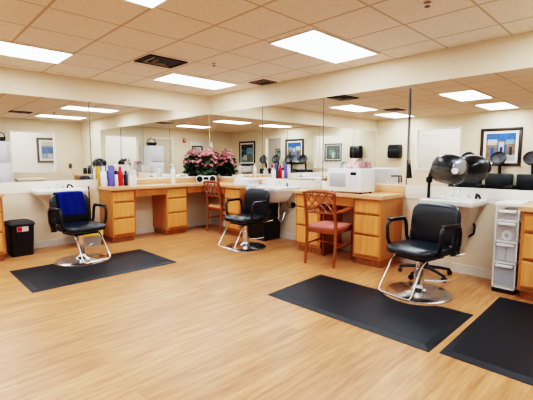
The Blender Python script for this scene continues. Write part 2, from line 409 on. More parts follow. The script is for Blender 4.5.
# countertops
t = thing('corner_countertop', 'L-shaped tan laminate countertop holding bottles and pink flowers', 'countertop', (0, 0, CT))
MB_().prism([(-2.19, -.002), (-2.19, -.535), (-.535, -.535), (-.535, -1.49), (-.002, -1.49), (-.002, -.002)], -.04, 0, m=M['ctop']).build('top', t)
MB_().box(-1.55, -.002, -.022, -.009, 0, .085, m=M['ctop'], bev=.003).build('backsplash', t)
MB_().box(-.022, -.009, -1.49, -.023, 0, .085, m=M['ctop'], bev=.003).build('backsplash', t)
B(M['oakf'])(-1.788, -1.252, -.50, -.48, -.155, -.04).build('apron', t)
B(M['oakf'])(-.848, -.505, -.50, -.48, -.155, -.04).build('apron', t)
B(M['oakf'])(-.50, -.48, -1.068, -.505, -.155, -.04).build('apron', t)
t = thing('desk_countertop', 'tan laminate countertop under the white microwave', 'countertop', (0, 0, CT))
MB_().prism([(-.56, -4.01), (-.002, -4.01), (-.002, -2.66), (-.56, -2.66)], -.04, 0, m=M['ctop']).build('top', t)
MB_().box(-.024, -.009, -4.01, -3.05, 0, .10, m=M['ctop'], bev=.003).build('backsplash', t)
B(M['oakf'])(-.515, -.495, -3.612, -3.105, -.155, -.04).build('apron', t)
t = thing('cabinet_countertop', 'tan laminate countertop on the drawer unit at the right picture edge', 'countertop', (0, 0, CT))
MB_().prism([(-.56, -6.3), (-.002, -6.3), (-.002, -5.325), (-.56, -5.325)], -.04, 0, m=M['ctop']).build('top', t)
MB_().box(-.024, -.009, -6.3, -5.45, 0, .10, m=M['ctop'], bev=.003).build('backsplash', t)
B(M['oakf'])(-.515, -.495, -6.3, -5.875, -.155, -.04).build('apron', t)
B(M['oakf'])(-.5, -.004, -6.298, -6.27, -.84, -.04).build('end_panel', t)
t = thing('side_countertop', 'tan laminate countertop on the drawer unit at the left picture edge', 'countertop', (0, 0, CT))
MB_().prism([(-4.6, -.002), (-4.6, -.59), (-3.51, -.59), (-3.51, -.002)], -.04, 0, m=M['ctop']).build('top', t)
B(M['oakf'])(-4.6, -4.57, -.55, -.004, -.84, -.04).build('end_panel', t)

# ------------------------------------------------------------------ salon chairs (front faces -Y)
def salon_chair(label, loc, rotz):
    t = thing('salon_chair', label, 'chair', loc, rotz, 'black hydraulic salon chairs')
    MB_().lathe([(.32, 0), (.32, .012), (.305, .022), (.20, .036), (.09, .048), (.06, .075), (.052, .10)], m=M['chromed'], n=48).build('base', t)
    MB_().lathe([(.046, .09), (.046, .26), (.034, .262), (.034, .37), (.07, .375), (.07, .385)], m=M['chrome'], n=24).build('column', t)
    MB_().tube([(.05, .02, .14), (.16, .10, .15), (.24, .15, .17)], .009, m=M['chrome']).build('pump_lever', t)
    B(M['blkm'])(-.16, .16, -.17, .17, .375, .40, bev=.006).build('seat_plate', t)
    def sf(c):
        z = c.z
        if c.y < -.1: z -= (c.y + .1) ** 2 * .45
        return Vector((c.x, c.y, z))
    MB_().cushion((0, -.02, .463), .53, .51, .10, .5, .5, m=M['vinyl'], fn=sf).build('seat', t)
    def bf(c): return Vector((c.x, c.y - .35 * c.x * c.x + .10 * c.z * c.z, c.z))
    bk = MB_().cushion((0, .255, .695), .53, .09, .425, .42, .48, m=M['vinyl'], T=R('X', -6), fn=lambda c: bf(c))
    bk.build('backrest', t)
    for s in (-1, 1):
        x = s * .305
        loop = [(x * .90, -.115, .465), (x * .97, -.13, .53), (x, -.13, .66), (x, -.115, .70), (x, -.085, .72), (x, .06, .725), (x, .13, .72), (x, .165, .70), (x, .18, .65), (x * .98, .185, .54), (x * .9, .185, .47)]
        a = MB_().tube(loop, .019, m=M['blk'], n=10)
        a.box(x - .027, x + .027, -.11, .15, .712, .746, bev=.013, m=M['blk'])
        a.tube([(x * .90, -.115, .46), (x * .72, -.11, .445)], .02, m=M['blk']).tube([(x * .9, .185, .46), (x * .72, .17, .445)], .02, m=M['blk'])
        a.build('armrest', t)
        B(M['blkm'])(s * .24 - .012, s * .24 + .012, .16, .30, .40, .60, bev=.01, rot=R('X', -8)).build('side_bracket', t)
    fr = MB_().tube([(-.17, -.15, .385), (-.172, -.22, .34), (-.185, -.37, .09), (-.18, -.385, .065), (-.15, -.395, .055), (0, -.40, .055), (.15, -.395, .055), (.18, -.385, .065), (.185, -.37, .09), (.172, -.22, .34), (.17, -.15, .385)], .0098, m=M['chrome'])
    fr.build('footrest', t)
    t.scale = (.93, .93, .93)
    MB_().tube([(.20, .2, .40), (.28, .24, .42), (.30, .30, .43)], .008, m=M['chrome']).build('recline_lever', t)
    return t
c1 = salon_chair('black salon chair with a blue towel over its back', (-2.84, -1.16, 0), 10)
c2 = dup(c1, 'black salon chair beside the corner counter, on bare floor in front of a black bin', (-.88, -2.05, 0), -90)
c3 = dup(c1, 'large black salon chair under the hooded dryer on a black mat', (-.98, -4.645, 0), -101)
# blue towel over the backrest of the first chair
def tw(u, v):
    x = (u - .5) * .35; L = v * .56
    yf = lambda z: .255 - .35 * x * x + (z - .70) * math.sin(math.radians(6)) * 1.0
    if L < .30: z = .615 + L; y = yf(z) - .062 - .006 * math.sin(u * 19 + v * 3)
    elif L < .40:
        a = (L - .30) / .10 * PI; z = .915 + .012 * math.sin(a); y = yf(.915) - .062 * math.cos(a)
    else: z = .915 - (L - .40); y = yf(z) + .068
    return Vector((x + .008 * math.sin(v * 9), y, z - .012 * abs(u - .45)))
o = MB_().grid(tw, 16, 30, m=M['blue'], thick=.008).build('draped_towel'); tag(o, 'royal blue towel hung over a salon chair backrest', 'towel')
o.location = (-2.84, -1.16, 0); o.rotation_euler = (0, 0, math.radians(10)); o.scale = (.93, .93, .93)

# ------------------------------------------------------------------ floor mats
def floor_mat_obj(poly_outer, label):
    cx = sum(p[0] for p in poly_outer) / len(poly_outer); cy = sum(p[1] for p in poly_outer) / len(poly_outer)
    xs = [p[0] for p in poly_outer]; ys = [p[1] for p in poly_outer]
    def inset(p, k):
        x, y = p; mx, my = (min(xs) + max(xs)) / 2, (min(ys) + max(ys)) / 2
        w, h = max(xs) - min(xs), max(ys) - min(ys)
        return (mx + (x - mx) * (1 - 2 * k / w), my + (y - my) * (1 - 2 * k / h))
    r0 = [(x, y, .001) for x, y in poly_outer]; r1 = [(x, y, .004) for x, y in poly_outer]
    r2 = [(*inset((x, y), .055), .017) for x, y in poly_outer]
    o = MB_().loft([r0, r1, r2], m=M['rubber'], smooth=False).build('floor_mat', autosmooth=False); tag(o, label, 'mat', 'black anti-fatigue floor mats'); return o
def notch(edge, a0, a1, c, r, axis):  # points along an edge from a0 to a1 with an arc dented in
    pts = []
    return pts
def arc(cx, cy, r, d0, d1, n=16): return [(cx + r * math.cos(math.radians(d0 + (d1 - d0) * k / n)), cy + r * math.sin(math.radians(d0 + (d1 - d0) * k / n))) for k in range(n + 1)]
e1 = -1.09; r = .345; dy = e1 + 1.16; a = math.degrees(math.asin(dy / r))
floor_mat_obj([(-3.60, -2.08), (-2.03, -2.08), (-2.03, e1)] + arc(-2.84, -1.16, r, a, -180 - a, 22) + [(-3.60, e1)], 'black rubber mat under the salon chair with a blue towel')
e2 = -1.17; dx = e2 + .98; a = math.degrees(math.acos(dx / r))
floor_mat_obj([(-2.04, -5.19), (e2, -5.19)] + arc(-.98, -4.66, r, -a, -360 + a, 16) + [(e2, -3.63), (-2.04, -3.68)], 'black rubber mat with sloped edge under the large salon chair by the dryer')
floor_mat_obj([(-2.0, -6.15), (-.55, -6.15), (-.55, -5.22), (-2.0, -5.24)], 'black rubber mat cut off by the right picture edge')

# ------------------------------------------------------------------ wooden chairs (front faces +Y locally, back at -Y)
def wood_chair(label, loc, rotz, arms, cush):
    t = thing('lattice_back_chair', label, 'chair', loc, rotz, 'cherry wood lattice-back chairs'); m = M['cherry']
    W = .195; W2 = .205
    def bar(p, q, w=.034, d=.026):
        return (p, q, w, d)
    def beam(mb, pts, w): mb.tube(pts, [k for k in w] if isinstance(w, (list, tuple)) else w, m=m, n=8)
    for s in (-1, 1):
        b = MB_(); beam(b, [(s * W, -.245, 0), (s * W, -.215, .22), (s * W, -.205, .44), (s * W, -.225, .60), (s * (W + .005), -.275, .885)], [.016, .02, .023, .021, .018]); b.build('rear_leg', t)
        f = MB_()
        if arms: beam(f, [(s * W2, .225, 0), (s * W2, .22, .25), (s * W2, .215, .44), (s * (W2 + .01), .235, .56), (s * (W2 + .015), .215, .63), (s * (W2 + .015), .16, .665)], [.015, .019, .021, .019, .019, .018])
        else: beam(f, [(s * W2, .225, 0), (s * W2, .22, .25), (s * W2, .215, .43)], [.015, .019, .021])
        f.build('front_leg', t)
        if arms:
            a = MB_(); beam(a, [(s * (W2 + .015), .185, .655), (s * (W2 + .02), .06, .672), (s * (W2 + .008), -.10, .655), (s * W, -.235, .645)], [.02, .023, .021, .016]); a.build('arm', t)
    MB_().box(-.19, .19, -.20, .205, .385, .435, bev=.006, m=m).build('seat_frame', t)
    MB_().cushion((0, .005, .452), .425, .44, .06, .2, .5, m=cush).build('seat_cushion', t)
    tr = MB_(); tr.tube([(-.215, -.274, .875), (-.1, -.282, .892), (.1, -.282, .892), (.215, -.274, .875)], .021, m=m, n=8); tr.build('top_rail', t)
    lr = MB_(); lr.tube([(-.205, -.233, .64), (.205, -.233, .64)], .015, m=m, n=8); lr.build('lower_rail', t)
    lt = MB_(); yz = lambda z: -.233 - (z - .64) * .19
    z0, z1 = .64, .875; n = 4; w = .39
    for k in range(-2, n + 1):
        for d in (1, -1):
            x0 = -w / 2 + k * w / n; x1 = x0 + (z1 - z0) * .95; a0, a1 = z0, z1
            if x0 < -w / 2: a0 = z0 + (-w / 2 - x0) / .95; x0 = -w / 2
            if x1 > w / 2: a1 = z1 - (x1 - w / 2) / .95; x1 = w / 2
            if a1 - a0 < .02 or a0 >= z1: continue
            lt.tube([(d * x0, yz(a0), a0), (d * x1, yz(a1), a1)], .0085, m=m, n=6)
    lt.build('lattice', t)
    for s in (-1, 1):
        st = MB_(); st.tube([(s * .207, -.215, .24), (s * .222, .218, .24)], .011, m=m, n=6); st.build('stretcher', t)
    st = MB_(); st.tube([(-.213, .02, .235), (.213, .02, .235)], .010, m=m, n=6); st.build('stretcher', t)
    return t
wood_chair('cherry wood armchair with rose seat and lattice back at the microwave desk', (-.655, -3.365, 0), -90 + 8, True, M['seatred'])
wood_chair('small cherry wood chair with tan seat tucked into the corner counter', (-.29, -.80, 0), -90, False, M['seatbeige'])

# ------------------------------------------------------------------ wash basins (wall at +Y, projecting to -Y, width along X)
def basin(label, loc, rotz, w, deep):
    t = thing('wash_basin', label, 'sink', loc, rotz, 'white wall-hung wash basins'); D = .50
    rings = [rrect(-w / 2, w / 2, -D, 0, .80, .03), rrect(-w / 2 - .005, w / 2 + .005, -D - .005, 0, .81, .035), rrect(-w / 2 - .005, w / 2 + .005, -D - .005, 0, .845, .035), rrect(-w / 2 + .005, w / 2 - .005, -D + .005, -.003, .853, .03),
             rrect(-w / 2 + .06, w / 2 - .06, -D + .05, -.15, .852, .06), rrect(-w / 2 + .08, w / 2 - .08, -D + .07, -.17, .83, .06), rrect(-w / 2 + .14, w / 2 - .14, -D + .14, -.22, .73, .05)]
    MB_().loft(rings, m=M['porc']).build('bowl', t)
    if deep:
        sh = [rrect(-q, q, -D * e, -.002, z, k) for q, e, z, k in ((w / 2 - .005, .99, .80, .03), (w / 2 - .05, .85, .755, .04), (.185, .68, .69, .05), (.14, .52, .58, .05), (.095, .38, .43, .04), (.065, .3, .30, .03))]
    else:
        sh = [rrect(-w / 2 + .03, w / 2 - .05, -D + .02, -.04, .80, .05), rrect(-w / 2 + .04, w / 2 - .07, -D + .03, -.05, .72, .08), rrect(-w / 2 + .08, w / 2 - .12, -D + .07, -.08, .64, .08), rrect(-w / 2 + .17, w / 2 - .2, -D + .15, -.15, .605, .06)]
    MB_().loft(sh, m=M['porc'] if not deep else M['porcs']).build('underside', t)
    fa = MB_().tube([(0, -.07, .852), (0, -.07, .90), (0, -.09, .925), (0, -.16, .925), (0, -.18, .90)], .011, m=M['chrome'])
    for s in (-1, 1): fa.lathe([(.018, .852), (.018, .885), (.010, .895)], m=M['chrome'], n=12, at=(s * .09, -.07, 0))
    fa.build('faucet', t)
    MB_().tube([(.16, -.07, .853), (.17, -.09, .90), (.20, -.12, .89), (.22, -.13, .86)], .013, m=M['blk']).build('spray_hose', t)
    if not deep:
        pp = MB_().tube([(.12, -.22, .63), (.12, -.22, .36), (.12, -.20, .32), (.12, -.16, .31), (.12, -.12, .34), (.12, -.10, .42), (.12, -.01, .45)], .021, m=M['chromed'])
        pp.tube([(.20, -.005, .52), (.20, -.07, .52), (.19, -.09, .60), (.16, -.08, .65)], .010, m=M['chromed'])
        pp.lathe([(.030, -.016), (.034, 0), (.030, .016)], m=M['chromed'], at=(.12, -.22, .52), n=14).lathe([(.030, -.016), (.034, 0), (.030, .016)], m=M['chromed'], at=(.12, -.22, .38), n=14)
        pp.build('drain_pipe', t)
        MB_().lathe([(.045, 0), (.045, .02), (.02, .03)], m=M['blk'], T=R('X', 90), at=(.235, -.005, .56), n=16).build('valve', t)
    else:
        MB_().tube([(.02, -.06, .51), (.03, -.08, .40), (.01, -.05, .34), (.0, -.016, .33)], .02, m=M['blk']).tube([(.10, -.02, .62), (.16, -.06, .56), (.15, -.05, .47), (.08, -.018, .42)], .012, m=M['blk']).build('drain_hose', t)
    return t
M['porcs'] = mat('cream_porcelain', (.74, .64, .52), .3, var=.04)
basin('white wash basin behind the blue-towel salon chair', (-2.80, -.0095, 0), 0, .62, True)
basin('white wash basin with exposed pipes and a draped towel, left of the microwave desk', (-.0095, -1.97, 0), -90, .70, False)
basin('white wash basin below the hooded dryer with hoses underneath', (-.0095, -4.67, 0), -90, .51, True)
# towel on second basin
def tw2(u, v):
    L = u * .42; w = (v - .5) * .24
    x = -.30 - .05 * u
    if L < .22: p = (x + w * .4 - .0, -1.86 + w * .6 - L * .0, 0)
    return None
def tw2(u, v):
    y = -1.665 - v * .22 + .02 * math.sin(u * 7); L = u * .40; x0 = -.30
    if L < .20: x = x0 - L; z = .868 + .012 * math.sin(v * 11 + u * 4)
    else:
        q = L - .20; x = x0 - .222 - .012 * math.sin(v * 13); z = .868 - q
        if q < .03: x = x0 - .20 - q * .9; z = .868 - q * .35
    return Vector((x, y, z))
o = MB_().grid(tw2, 24, 12, m=M['towel'], thick=.008).build('hand_towel'); tag(o, 'white towel draped over the corner of the basin behind a salon chair', 'towel')

# ------------------------------------------------------------------ bins
def taper_box(mb, w0, d0, w1, d1, z0, z1, m, r=.03):
    mb.loft([rrect(-w0 / 2, w0 / 2, -d0 / 2, d0 / 2, z0, r), rrect(-w1 / 2, w1 / 2, -d1 / 2, d1 / 2, z1, r)], m=m); return mb
t = thing('trash_bin', 'black swing-top trash bin with red and white sticker beside left drawer unit', 'trash bin', (-3.31, -.24, 0))
taper_box(MB_(), .25, .28, .28, .35, 0, .41, M['blk']).build('body', t)
MB_().loft([rrect(-.15, .15, -.185, .185, .405, .035), rrect(-.155, .155, -.19, .19, .425, .035), rrect(-.145, .145, -.175, .175, .445, .05), rrect(-.10, .10, -.12, .12, .46, .05)], m=M['blkm']).build('lid', t)
st = MB_().box(-.06, .07, -.178, -.172, .33, .395, m=M['sticker']).box(-.055, -.005, -.1795, -.178, .335, .39, m=M['red']).build('sticker', t)
t = thing('waste_bin', 'tall plain black bin under the basin with the draped towel', 'trash bin', (-.215, -1.76, 0))
taper_box(MB_(), .37, .36, .40, .38, 0, .55, M['blk'], .03).build('body', t)
MB_().loft([rrect(-.205, .205, -.195, .195, .548, .03), rrect(-.205, .205, -.195, .195, .565, .03), rrect(-.16, .16, -.16, .16, .575, .04)], m=M['blk']).build('lid', t)
# yellow step box and broom handle by the first counter
t = thing('storage_tub', 'low grey storage tub with yellow lid behind the blue-towel chair', 'box', (-2.45, -.30, 0))
taper_box(MB_(), .26, .30, .29, .34, 0, .15, M['tub'], .03).build('body', t); MB_().box(-.155, .155, -.18, .18, .15, .245, bev=.015, m=M['yell2']).build('lid', t)
t = thing('push_broom', 'thin black broom standing against the wall beside the drawer unit with bottles', 'broom', (-2.32, -.07, 0))
MB_().tube([(0, 0, .06), (0, .045, .86)], .010, m=M['blkm']).build('handle', t); MB_().box(-.1, .04, -.03, .03, 0, .06, bev=.01, m=M['blkm']).build('bristle_head', t)

# ------------------------------------------------------------------ bottles on the corner counter
def bottle(label, x, y, z, r, h, body, cap, style='cap', name='bottle', group='bottles on the corner counter'):
    t = thing(name, label, 'bottle', (x, y, z), 0, group)
    sh = h * .78
    MB_().lathe([(r * .9, 0), (r, .006), (r, sh - r * .5), (r * .8, sh - r * .15), (r * .42, sh), (r * .42, sh + .01)], m=body, n=18).build('body', t)
    if style == 'cap': MB_().lathe([(r * .5, sh + .008), (r * .5, h - .004), (r * .42, h)], m=cap, n=14).build('cap', t)
    elif style == 'wide': MB_().lathe([(r * .85, sh - .004), (r * .85, h - .004), (r * .8, h)], m=cap, n=16).build('cap', t)
    elif style == 'spray':
        c = MB_().lathe([(r * .5, sh + .008), (r * .5, sh + .03)], m=cap, n=12); c.box(-.05, .018, -.014, .014, sh + .028, h, bev=.005, m=cap); c.box(-.045, -.03, -.007, .007, sh - .02, sh + .03, bev=.003, m=cap); c.build('spray_head', t)
    else:
        c = MB_().lathe([(r * .5, sh + .008), (r * .5, sh + .025), (.007, sh + .027), (.007, h - .015)], m=cap, n=12); c.box(-.045, .012, -.010, .010, h - .016, h, bev=.004, m=cap); c.build('pump', t)
    return t
bx = [('tall amber bottle with black cap, first in the row on the corner counter', -2.16, -.045, .024, .40, M['yellow'], M['blk'], 'cap'),
      ('large white bottle next to the amber bottle', -2.13, -.145, .047, .31, M['white'], M['white'], 'cap'),
      ('large violet bottle with wide lid in the row on the corner counter', -2.015, -.15, .05, .33, M['purple'], M['purple'], 'wide'),
      ('short white bottle with dark cap between the violet and red bottles', -1.935, -.14, .033, .24, M['white'], M['navy'], 'wide'),
      ('tall red bottle in the row on the corner counter', -1.865, -.14, .04, .305, M['red'], M['red'], 'cap'),
      ('dark navy bottle right of the red bottle', -1.77, -.13, .034, .24, M['navy'], M['navy'], 'cap'),
      ('slim white bottle right of the navy bottle', -1.69, -.13, .028, .22, M['white'], M['white'], 'cap'),
      ('white spray bottle at the right end of the row of bottles', -1.62, -.13, .03, .24, M['white'], M['white'], 'spray')]
for l, x, y, r, h, b, c, s in bx: bottle(l, x, y, CT, r, h, b, c, s)
bottle('white pump bottle standing alone on the counter between bottles and flowers', -.97, -.24, CT, .04, .34, M['porc'], M['white'], 'pump')
# clear jar beside the microwave, items on right cabinet
t = thing('lidded_jar', 'frosted jar with pale lid left of the microwave', 'jar', (-.33, -2.93, CT)); MB_().lathe([(.045, 0), (.05, .01), (.05, .13), (.042, .145)], m=M['jar'], n=20).build('glass', t); MB_().lathe([(.046, .145), (.046, .17), (.03, .178)], m=M['white'], n=20).build('lid', t)
G2 = 'bottles on the cabinet at the right picture edge'
bottle('white bottle on the right cabinet against the mirror', -.12, -5.47, CT, .04, .33, M['white'], M['white'], 'cap', group=G2)
bottle('dark spray bottle on the right cabinet, seen in the left mirror', -.2, -5.75, CT, .04, .26, M['navy'], M['blk'], 'spray', group=G2)
bottle('black pump bottle on the right cabinet, seen in the left mirror', -.2, -5.92, CT, .04, .24, M['blk'], M['blk'], 'pump', group=G2)
bottle('black squat bottle on the right cabinet, seen in the left mirror', -.25, -6.1, CT, .06, .18, M['blk'], M['blk'], 'wide', group=G2)

# ------------------------------------------------------------------ flowers and boombox
t = thing('flower_arrangement', 'big arrangement of pink roses in a dark pot at the mirrored corner', 'flowers', (-.235, -.235, CT))
MB_().lathe([(.075, 0), (.09, .01), (.11, .10), (.115, .15), (.10, .15), (.09, .12)], m=M['pot'], n=24).build('pot', t)
lf = MB_()
for k in range(230):
    a = random.uniform(0, 2 * PI); rr = .175 * math.sqrt(random.random()); z = .15 + random.random() * .36 * (1 - (rr / .25) ** 2 * .5)
    L = random.uniform(.05, .10); w = L * .4; c = Vector((rr * math.cos(a), rr * math.sin(a), z))
    T = Euler((random.uniform(-1, 1), random.uniform(-1, 1), random.uniform(0, 6.3))).to_matrix()
    t2 = bmesh.new(); vs = [t2.verts.new(c + T @ Vector(p)) for p in ((-L, 0, 0), (-L * .3, w * .8, .01), (L * .4, w * .7, .01), (L, 0, -.01), (L * .4, -w * .7, .01), (-L * .3, -w * .8, .01))]
    t2.faces.new(vs); lf._merge(t2, None, M['green'], False)
lf.build('foliage', t)
for k in range(62):
    a = k * 2.39996; q = (k + .5) / 62; rr = .19 * math.sqrt(q); z = .25 + .33 * (1 - q * .8) + random.uniform(-.07, .07)
    c = Vector((rr * math.cos(a), rr * math.sin(a), z)); d = Vector((c.x, c.y, .16)).normalized()
    rot = d.to_track_quat('Z', 'Y').to_matrix().to_4x4(); s = random.uniform(.55, 1.0)
    fm = M['pink'] if random.random() < .55 else M['pink2']
    fl = MB_()
    for ring, (r0, r1, hh, npet) in enumerate(((.008, .014, .030, 3), (.014, .028, .030, 4), (.018, .045, .024, 5))):
        for p in range(npet):
            b0 = 2 * PI * (p / npet) + ring
            def pf(u, v, b0=b0, r0=r0, r1=r1, hh=hh, npet=npet):
                ang = b0 + (u - .5) * 2 * PI / npet * 1.25; rad = (r0 + (r1 - r0) * v) * s
                return rot @ Vector((rad * math.cos(ang), rad * math.sin(ang), hh * s * math.sin(v * 1.5) * (1 - .35 * (2 * u - 1) ** 2))) + c
            fl.grid(pf, 3, 3, m=fm)
    fl.build('rose', t)
for ch in t.children:
    for v in ch.data.vertices: v.co.x = min(v.co.x, .220); v.co.y = min(v.co.y, .220)
t = thing('boombox', 'small silver and black twin-speaker boombox in front of the pink roses', 'radio', (-.41, -.45, CT), -42)
MB_().cushion((0, 0, .065), .35, .12, .125, .3, .45, m=M['silver']).build('body', t)
for s in (-1, 1):
    sp = MB_().lathe([(.066, 0), (.066, .022), (.056, .024)], m=M['silver'], T=R('X', 90), at=(s * .115, -.05, .072), n=24).build('speaker_ring', t)
    MB_().lathe([(.054, .0245), (.046, .026), (.02, .02)], m=M['blk'], T=R('X', 90), at=(s * .115, -.05, .072), n=24).build('speaker_cone', sp)
MB_().box(-.045, .045, -.066, -.055, .06, .11, bev=.003, m=M['screen']).build('cd_lid', t)
# folded towels on the counter end
for k in range(3):
    def dum(): pass
    mb = MB_(); mb.cushion((0, 0, .016), .30 - .012 * k, .34 - .02 * k, .034, .12, .4, m=M['towel']); o = mb.build('folded_towel')
    tag(o, ['folded white towel at the bottom of the stack on the corner counter', 'folded white towel in the middle of the stack on the corner counter', 'folded white towel on top of the stack on the corner counter'][k], 'towel', 'folded towels on the corner counter')
    o.location = (-.215, -1.31, CT + .001 + .033 * k); o.rotation_euler = (0, 0, .06 * (k - 1))

# ------------------------------------------------------------------ microwave
t = thing('microwave_oven', 'white microwave oven on the desk by the rose-cushioned chair', 'microwave', (-.30, -3.44, CT), -90)  # front local -Y
MB_().box(-.25, .25, -.17, .14, .018, .30, bev=.008, m=M['white']).build('body', t)
dd = MB_().box(-.246, .075, -.188, -.171, .022, .296, bev=.006, m=M['white']).build('door', t)
MB_().box(-.205, .035, -.191, -.188, .075, .245, bev=.002, m=M['mwwin']).build('door_window', dd)
cp = MB_().box(.08, .246, -.186, -.171, .022, .296, bev=.004, m=M['white']).build('control_panel', t)
MB_().box(.10, .18, -.188, -.186, .225, .262, m=M['screen']).build('display', cp)
for k in range(4):
    for j in range(3): MB_().box(.10 + j * .04, .13 + j * .04, -.188, -.186, .075 + k * .035, .10 + k * .035, m=M['fridge']).build('button', cp)
for sx in (-.21, .21):
    for sy in (-.13, .10): MB_().lathe([(.018, 0), (.018, .02)], m=M['blk'], n=10, at=(sx, sy, 0)).build('foot', t)
# pink flowered box and a black-white pouch on the microwave
t = thing('tissue_box', 'pink and white patterned tissue box on the microwave', 'box', (-.14, -3.37, CT + .3005), -80)
MB_().box(-.07, .07, -.055, .055, 0, .085, bev=.004, m=mat('floral_print', (.80, .62, .60), .7, scale=26, col2=(.55, .03, .07), var=.1)).build('carton', t)
def tis(u, v): a = u * 2 * PI; rr = .012 + .035 * v + .008 * math.sin(3 * a) * v; return Vector((rr * math.cos(a), rr * .5 * math.sin(a), .085 + .045 * v))
MB_().grid(tis, 18, 4, m=M['towel']).build('tissue', t)
t = thing('patterned_pouch', 'small black and white patterned pouch beside the tissue box on the microwave', 'pouch', (-.16, -3.235, CT + .3005), -80)
MB_().cushion((0, 0, .042), .12, .08, .085, .5, .6, m=mat('zebra_print', (.8, .78, .76), .7, scale=18, col2=(.01, .01, .01), var=.1)).build('bag', t)

# ------------------------------------------------------------------ hooded dryer on a rolling stand
t = thing('hooded_dryer', 'black hooded hair dryer on a rolling stand behind the largest salon chair', 'hair dryer', (-.37, -4.45, 0))
for k in range(5):
    a = 2 * PI * k / 5 + .5; ca, sa = math.cos(a), math.sin(a)
    lg = MB_().tube([(.03 * ca, .03 * sa, .10), (.16 * ca, .16 * sa, .085), (.27 * ca, .27 * sa, .065)], [.02, .017, .013], m=M['blkm']); g = lg.build('base_leg', t)
    MB_().lathe([(.008, -.014), (.028, -.014), (.03, 0), (.028, .014), (.008, .014)], m=M['blk'], T=R('Z', math.degrees(a) + 90) @ R('X', 90) , at=(.27 * ca, .27 * sa, .031), n=14).build('caster', g)
MB_().tube([(0, 0, .09), (0, 0, 1.06)], .016, m=M['blk']).lathe([(.03, .08), (.03, .14), (.02, .16)], m=M['blk'], n=14).build('pole', t)
MB_().tube([(0, 0, 1.04), (0, 0, 1.07), (.0, -.02, 1.085), (.0, -.04, 1.09)], .020, m=M['blk']).lathe([(.03, -.03), (.034, 0), (.03, .03)], m=M['blk'], at=(0, 0, 1.05), n=14).build('arm', t)
hd = bpy.data.objects.new('hood', None)
# hood: dome opening towards -X and down; axis of the dome points to +X/up
HC = (.02, -.195, 1.18)
Th = Matrix.Translation(HC) @ R('Y', 14) @ R('X', 8) @ Matrix.Scale(1.02, 4)
dome = MB_(); dome.lathe([(.165, -.03), (.172, .0), (.165, .045), (.14, .085), (.095, .115), (.04, .128), (.001, .13)], m=M['blk'], n=32, T=Th, cap=False)
dome.tube([(HC[0] - .02, HC[1] + .03, HC[2] + .13), (HC[0] - .02, HC[1] + .14, HC[2] + .07), (0, 0, 1.07)], .02, m=M['blk'])
dome.build('hood_shell', t)
MB_().lathe([(.155, -.03), (.155, 0), (.145, .04), (.11, .08), (.05, .10), (.001, .105)], m=M['blkm'], n=32, T=Th, cap=False).build('hood_lining', t)
MB_().lathe([(.168, -.03), (.170, -.07), (.150, -.12), (.11, -.155), (.108, -.155), (.147, -.12), (.167, -.07), (.165, -.03)], m=M['smoke'], n=32, T=Th, cap=False).build('visor', t)
sd = Vector((-.68, -.73, 0)).normalized(); Ts = sd.to_track_quat('Z', 'Y').to_matrix().to_4x4()
hp = Vector(HC) + Vector((-.115, -.130, .0))
MB_().lathe([(.07, 0), (.07, .012), (.05, .025), (.02, .028)], m=M['hubg'], n=24, T=Ts, at=hp).build('hub_disc', t)
MB_().lathe([(.030, .02), (.030, .04), (.016, .04)], m=M['white'], n=18, T=Ts, at=hp + Vector((-.045, .035, -.03))).build('knob', t)
# black duster hanging at the mirror seam
t = thing('hanging_duster', 'slim black duster hanging by a cord on the mirror above the desk end', 'duster', (-.0122, -4.045, 0))
MB_().tube([(-.012, 0, 1.25), (-.004, .005, 1.7), (0, .01, 2.10)], .004, m=M['blkm'], n=6).build('cord', t)
MB_().tube([(-.02, -.012, 1.04), (-.02, -.008, 1.10), (-.018, 0, 1.26)], [.022, .018, .006], m=M['blk'], n=10).build('brush', t)
t = thing('wall_hook', 'small black angled hook on the mirror above the microwave desk end', 'hook', (-.0065, -3.90, 1.05))
MB_().tube([(0, .06, .01), (-.03, .06, .012), (-.03, -.04, .012), (-.03, -.042, -.07)], .010, m=M['blk'], n=8).build('rod', t)

# ------------------------------------------------------------------ plastic drawer tower
t = thing('drawer_tower', 'narrow white plastic drawer tower beside the right-hand wash basin', 'storage drawers', (-.035, -5.205, 0), -90)  # local X width, -Y front
W = .097
B(M['blk'])(-W + .004, W - .004, -.375, -.01, 0, .045, bev=.004).build('base', t)
fr = MB_()
for x0, x1, y0, y1 in ((-W, -W + .012, -.02, 0), (W - .012, W, -.02, 0), (-W, -W + .012, -.38, -.36), (W - .012, W, -.38, -.36)): fr.box(x0, x1, y0, y1, .045, .83, m=M['white'])
zs = [.055, .30, .50, .70, .815]
for z in zs[:-1]: fr.box(-W, W, -.38, 0, z - .012, z, m=M['white'])
fr.build('frame', t)
MB_().box(-W - .006, W + .006, -.39, .004, .828, .862, bev=.006, m=M['white']).build('lid', t)
for k in range(4):
    z0, z1 = zs[k] + .002, zs[k + 1] - .016
    d = MB_().box(-W + .014, W - .014, -.376, -.372, z0, z1, m=M['clear']).box(-W + .014, W - .014, -.37, -.012, z0, z0 + .004, m=M['clear']).box(-W + .013, -W + .016, -.37, -.012, z0, z1 - .02, m=M['clear']).box(W - .016, W - .013, -.37, -.012, z0, z1 - .02, m=M['clear']).build('drawer', t)
    MB_().box(-.07, .07, -.402, -.372, z1 - .03, z1 - .008, bev=.004, m=M['white']).build('handle', d)
t = thing('paper_roll', 'white paper roll inside the second drawer of the plastic tower', 'paper roll', (-.34, -5.205, .551), -90)
MB_().lathe([(.045, -.05), (.045, .05), (.018, .05), (.018, -.05)], m=M['towel'], n=20, T=R('X', 90), cap=False).build('roll', t)
MB_().lathe([(.018, -.05), (.018, .05)], m=M['ventb'], n=14, T=R('X', 90), cap=False).build('core', t)
